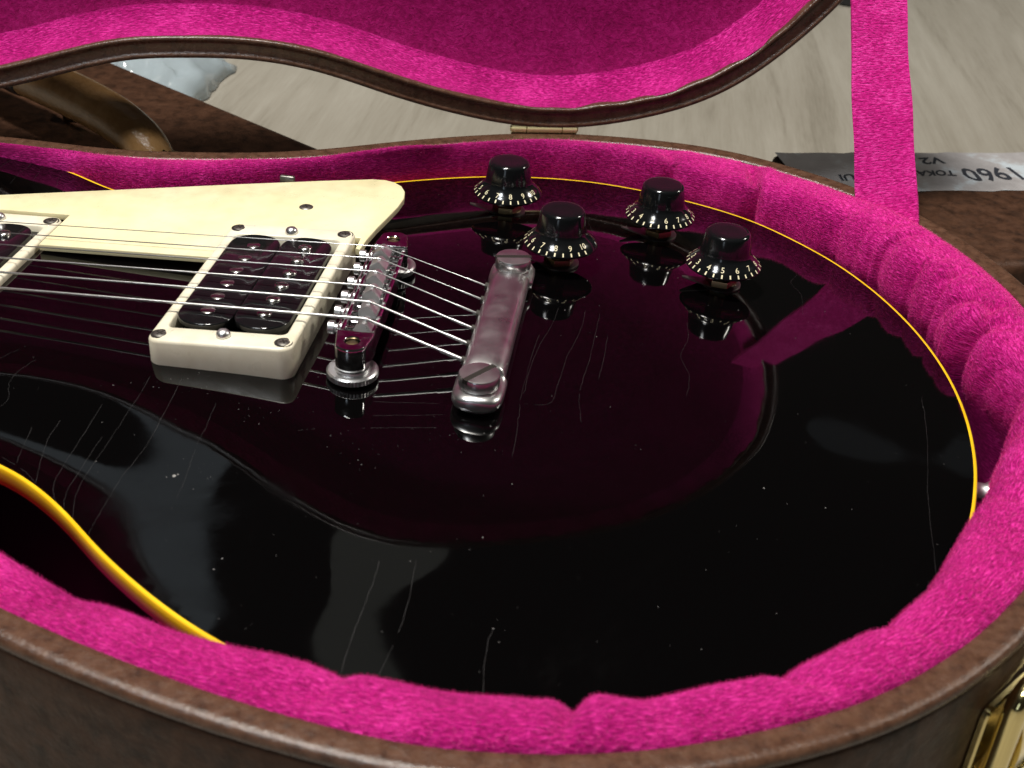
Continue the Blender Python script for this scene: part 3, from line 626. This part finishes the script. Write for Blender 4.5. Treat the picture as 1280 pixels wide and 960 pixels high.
P3=lid_pt(V[:,:2],V[:,2]); mk('lid_lining',P3,F,'plush_shaded',LID,uv=V[:,:2])


# hinge on the far rim
hs=float(np.array((38.0,183.0))@HX); 
def hp(s,dt,z): q=HX*s+HN*(HM+dt); return (float(q[0]),float(q[1]),z)
bm=B()
for a,b_ in ((-15,-8.4),(-7.9,7.9),(8.4,15)): bm.add(*tube([hp(hs+a,1.5,ZR+2.2),hp(hs+b_,1.5,ZR+2.2)],2.1,16))
bm.add(*tube([hp(hs-15.6,1.5,ZR+2.2),hp(hs+15.6,1.5,ZR+2.2)],1.2,12))
hg=bm.mk('hinge','hinge_brass',K,auto=40)
bm=B(); V=[hp(hs-15,3.6,ZR+1.5),hp(hs+15,3.6,ZR+1.5),hp(hs+15,4.2,ZR-20),hp(hs-15,4.2,ZR-20)]; V2=[hp(hs-15,2.2,ZR+1.5),hp(hs+15,2.2,ZR+1.5),hp(hs+15,2.6,ZR-20),hp(hs-15,2.6,ZR-20)]
bm.add(V+V2,[(0,1,2,3),(7,6,5,4),(0,4,5,1),(1,5,6,2),(2,6,7,3),(3,7,4,0)]); bm.mk('hinge_leaf','brass',hg,smooth=False)

# ribbon that holds the lid
A=np.array((187.0,124.5,3.0))
Bp=lid_pt(np.array((198.0,108.0)),14)[0]
AX=Vector(Bp-A).normalized(); toc=(Vector((83,-366,210))-Vector((A+Bp)/2)).normalized()
WD=(AX.cross(Vector((0.12,-0.95,0.25)))).normalized(); WD0=Vector((.66,-.75,0)).normalized()
if WD.x<0: WD=-WD
nrm=AX.cross(WD).normalized(); rings=[]
NS=46; Ltot=(Vector(Bp)-Vector(A)).length
for i in range(NS+1):
    t=-.10+1.12*i/NS; c=Vector(A)+AX*(Ltot*t)+nrm*(1.6*math.sin(t*5.2)+.5*math.sin(t*17)); tw=.05*math.sin(t*4)
    k_=min(max((t+.1)/.75,0),1)**.8; wv=(WD0*(1-k_)+(WD*math.cos(tw)+nrm*math.sin(tw))*k_); wv=(wv-AX*wv.dot(AX)).normalized(); nr_=AX.cross(wv).normalized(); row=[]; hw=11.7+.9*(1-k_)+.2*math.sin(t*23)
    M_=12
    for j in range(M_+1):
        u=-1+2*j/M_; row.append(tuple(c+wv*hw*u+nr_*(.55+.35*abs(u)**6)))
    for j in range(M_,-1,-1):
        u=-1+2*j/M_; row.append(tuple(c+wv*hw*u-nr_*(.55+.35*abs(u)**6)))
    rings.append(row)
V,F=loft(rings,cap0=True,cap1=True); uv=[((j if j<=12 else 25-j)*2.1,i*Ltot*1.12/NS) for i in range(NS+1) for j in range(26)]
st=mk('lid_ribbon',V,F,'ribbon',K,uv=uv,auto=60); pile(st,60000,.0009,.00006,rnd=.6)
st['label']='flat pink ribbon tied from the case side up to the lid'

# brass latch on the near corner
iL=int(np.argmin((case_o[:,0]-183)**2+(case_o[:,1]+132)**2)); o0=case_o[iL]; nin=inward(case_o)[iL]; tn=np.array((nin[1],-nin[0])); 
if tn[0]<0: tn=-tn
LM=Matrix(((tn[0],-nin[0],0,o0[0]),(tn[1],-nin[1],0,o0[1]),(0,0,1,0),(0,0,0,1)))
def rr3(w,h,r,y,cx=0,cz=0): return [(cx+x,y,cz+z) for x,z in rrect(w,h,r,5)]
bm=B(); bm.add(*loft([rr3(34,40,3,0,12,-32),rr3(34,40,3,1.2,12,-32),rr3(33,39,2.5,1.7,12,-32)],cap0=True,cap1=True)); bm.xf(LM); la=bm.mk('latch','brass',K,auto=40)
fr=[(13+x,6.0,-26+z) for x,z in rrect(29,42,6,6)]; fr=fr+fr[:2]
bm=B(); bm.add(*tube(fr,2.9,14)); bm.xf(LM); bm.mk('latch_frame','brass',la,auto=60)
bm=B(); rg=[]
for k in range(11):
    a=k/10; rg.append([(13+sx*(8.8-1.2*a),2.6+4.6*math.sin(a*2.7)+(.0 if sy<0 else 1.6),-10-32*a) for sx,sy in ((-1,-1),(1,-1),(1,1),(-1,1))])
bm.add(*loft(rg,cap0=True,cap1=True)); bm.xf(LM); bm.mk('latch_lever','brass',la,auto=35)

# ================================================================== THINGS BEHIND
def slab(name,p0,p1,width,z0,z1,mat,parent,r=7):
    p0,p1=np.array(p0,float),np.array(p1,float); d=(p1-p0); L=np.linalg.norm(d); d/=L; n=np.array((d[1],-d[0]))
    Q=np.array(rrect(L,width,r,5)); P=ccw((p0+p1)/2+Q[:,:1]*d+(Q[:,1:]+width/2)*n)
    A=P; nn=inward(A); rings=[(0,z0),(0,z1-5),(.8,z1-2.2),(2.4,z1-.6),(5,z1)]
    return mk(name,*loft([np.c_[A+nn*i,np.full(len(A),z)].tolist() for i,z in rings],cap0=True,cap1=True),mat,parent),d,n
# case at the left, behind the waist
C1=thing('brown_case','dark brown case with tan leather handle standing behind the waist of the pink lined case','guitar case')
s1,d1,n1=slab('case_shell',(-340,395),(-58,209),110,-85,-30,'leather',C1)
e0=np.array((-208.0,308.0)); 
def c1(a,b_,z): q=e0+d1*a+n1*b_; return (float(q[0]),float(q[1]),z)
HB=86
pth=[c1(a,HB,z) for a,z in ((-34,-24),(-32,-18),(-24,-11),(-8,-7),(36,-5),(96,-6),(126,-11),(139,-18),(144,-25))]
pth=catmull([p_ for p_ in pth],False,6); rr_=[6.0+5.2*math.sin(math.pi*min(max(i/(len(pth)-1),0),1))**.6 for i in range(len(pth))]
bm=B(); bm.add(*tube(pth,rr_,20)); hd=bm.mk('handle','tan',C1)
bm=B(); bm.add(*tube([c1(a,HB,z) for a,z in ((20,-5.4),(24,-5.0),(34,-4.6),(38,-4.4))],[11.2,11.9,12.0,11.3],20)); bm.mk('handle_band','band',hd)
for a in (-35,145):
    bm=B(); bm.add(*box((0,0,0),(16,22,5),1.5)); bm.xf(Matrix.Translation(c1(a,HB,-27.5))@Matrix.Rotation(math.atan2(d1[1],d1[0]),4,'Z')); bm.add(*tube([c1(a,HB-10,-24),c1(a,HB-8,-17),c1(a,HB,-14),c1(a,HB+8,-17),c1(a,HB+10,-24)],2.0,10)); bm.mk('handle_mount','brass',C1,auto=50)
bm=B(); bm.add(*loft([[tuple(Vector(c1(48,62,-29))+Vector((x,y,z_))) for x,y in rrect(26,17,5,5)] for z_ in (0,2.5,3.5)],cap1=True)); bm.add(*tube([c1(36,54,-24),c1(44,58,-19),c1(56,60,-19),c1(66,66,-25)],3,10)); bm.mk('clasp','brass',C1,auto=40)
# case at the right with a strip of tape
C2=thing('taped_case','brown case lying behind the ribbon with grey marked tape along its edge','guitar case')
p0=np.array((150.0,278.0)); p1=np.array((520.0,378.0))
s2,d2,n2=slab('case_shell',p0,p1,136,-85,-30,'leather',C2,9)
def c2(a,b_,z): q=p0+d2*a+n2*b_; return (float(q[0]),float(q[1]),z)
TW=54
Vt=[];nx=40
edg=RNG.normal(0,.5,(nx+1,2))
for i in range(nx+1):
    for j in range(4):
        Vt.append(c2(3+i*7.5,3+j/3*(TW-3)+(edg[i,0] if j==0 else edg[i,1] if j==3 else 0),-29.75))
tp=mk('tape_label',Vt,[(i*4+j,(i+1)*4+j,(i+1)*4+j+1,i*4+j+1) for i in range(nx) for j in range(3)],'tape',C2,smooth=False)
def write(txt,a,b_,size,par,rz=0.0,bold=.0,sx=1.0):
    cu=bpy.data.curves.new('t','FONT'); cu.body=txt; cu.size=size; cu.align_x='CENTER'; cu.align_y='CENTER'; cu.offset=bold; cu.resolution_u=3
    ob=bpy.data.objects.new('t',cu); COL.objects.link(ob); dg=bpy.context.evaluated_depsgraph_get(); dg.update()
    me=bpy.data.meshes.new_from_object(ob.evaluated_get(dg)); V=np.array([tuple(v.co) for v in me.vertices]); F=[tuple(q.vertices) for q in me.polygons]
    bpy.data.objects.remove(ob); bpy.data.meshes.remove(me)
    c,s=math.cos(rz),math.sin(rz); V2=[]
    for x,y,_ in V:
        x*=sx; x,y=x*c-y*s,x*s+y*c; x+=.6*math.sin(y*.4); y+=.5*math.sin(x*.25)
        V2.append(c2(a-x,b_+y,-29.6))      # turned half round: reads from the far side
    return mk('writing',V2,F,'ink',par,smooth=False)
write('1960',112,32,23,tp,.05,.35,.74)
write('TOKAI',80,31,9.5,tp,-.05,.25,.8)
write('V2',86,14,12,tp,0,.3)
write('BUI',33,36,11,tp,.02,.25,.85)
bm=B()
for i in range(12):
    a=95+i*22; bm.add(*tube([c2(a,128,-30.2),c2(a+6,128.4,-29.4),c2(a+14,128.4,-29.4),c2(a+18,128,-30.4)],.9,8))
bm.mk('stitching','thread',C2)
# crumpled plastic film on the floor
gx,gy=30,18; V=[];H=RNG.normal(0,1,(gx+1,gy+1))
for _ in range(2): H=.5*H+.125*(np.roll(H,1,0)+np.roll(H,-1,0)+np.roll(H,1,1)+np.roll(H,-1,1))
for i in range(gx+1):
    for j in range(gy+1):
        u,v=i/gx,j/gy; dome=(math.sin(math.pi*u)*math.sin(math.pi*v))**.55
        V.append((-315+105*u+H[i,j]*3,395+115*v-20*u+H[j%gx,i%gy]*3,-84+34*dome+H[i,j]*12*dome))
pf=mk('plastic_bag',V,[(i*(gy+1)+j,(i+1)*(gy+1)+j,(i+1)*(gy+1)+j+1,i*(gy+1)+j+1) for i in range(gx) for j in range(gy)],'film',smooth=True)
md=pf.modifiers.new('thickness','SOLIDIFY'); md.thickness=.0006
tag(pf,'crumpled clear white plastic bag on the floor behind the dark brown case','plastic bag')
# dark foot of something standing at the far end of the floor
bm=B(); bm.add(*lathe([(26,-85),(28,-83),(28,-62),(24,-58),(15,-56),(14,200)],28,(262,835))); ft=bm.mk('rubber_foot','rubber',auto=40)
tag(ft,'black rubber foot standing on the floor beyond the ribbon','foot')
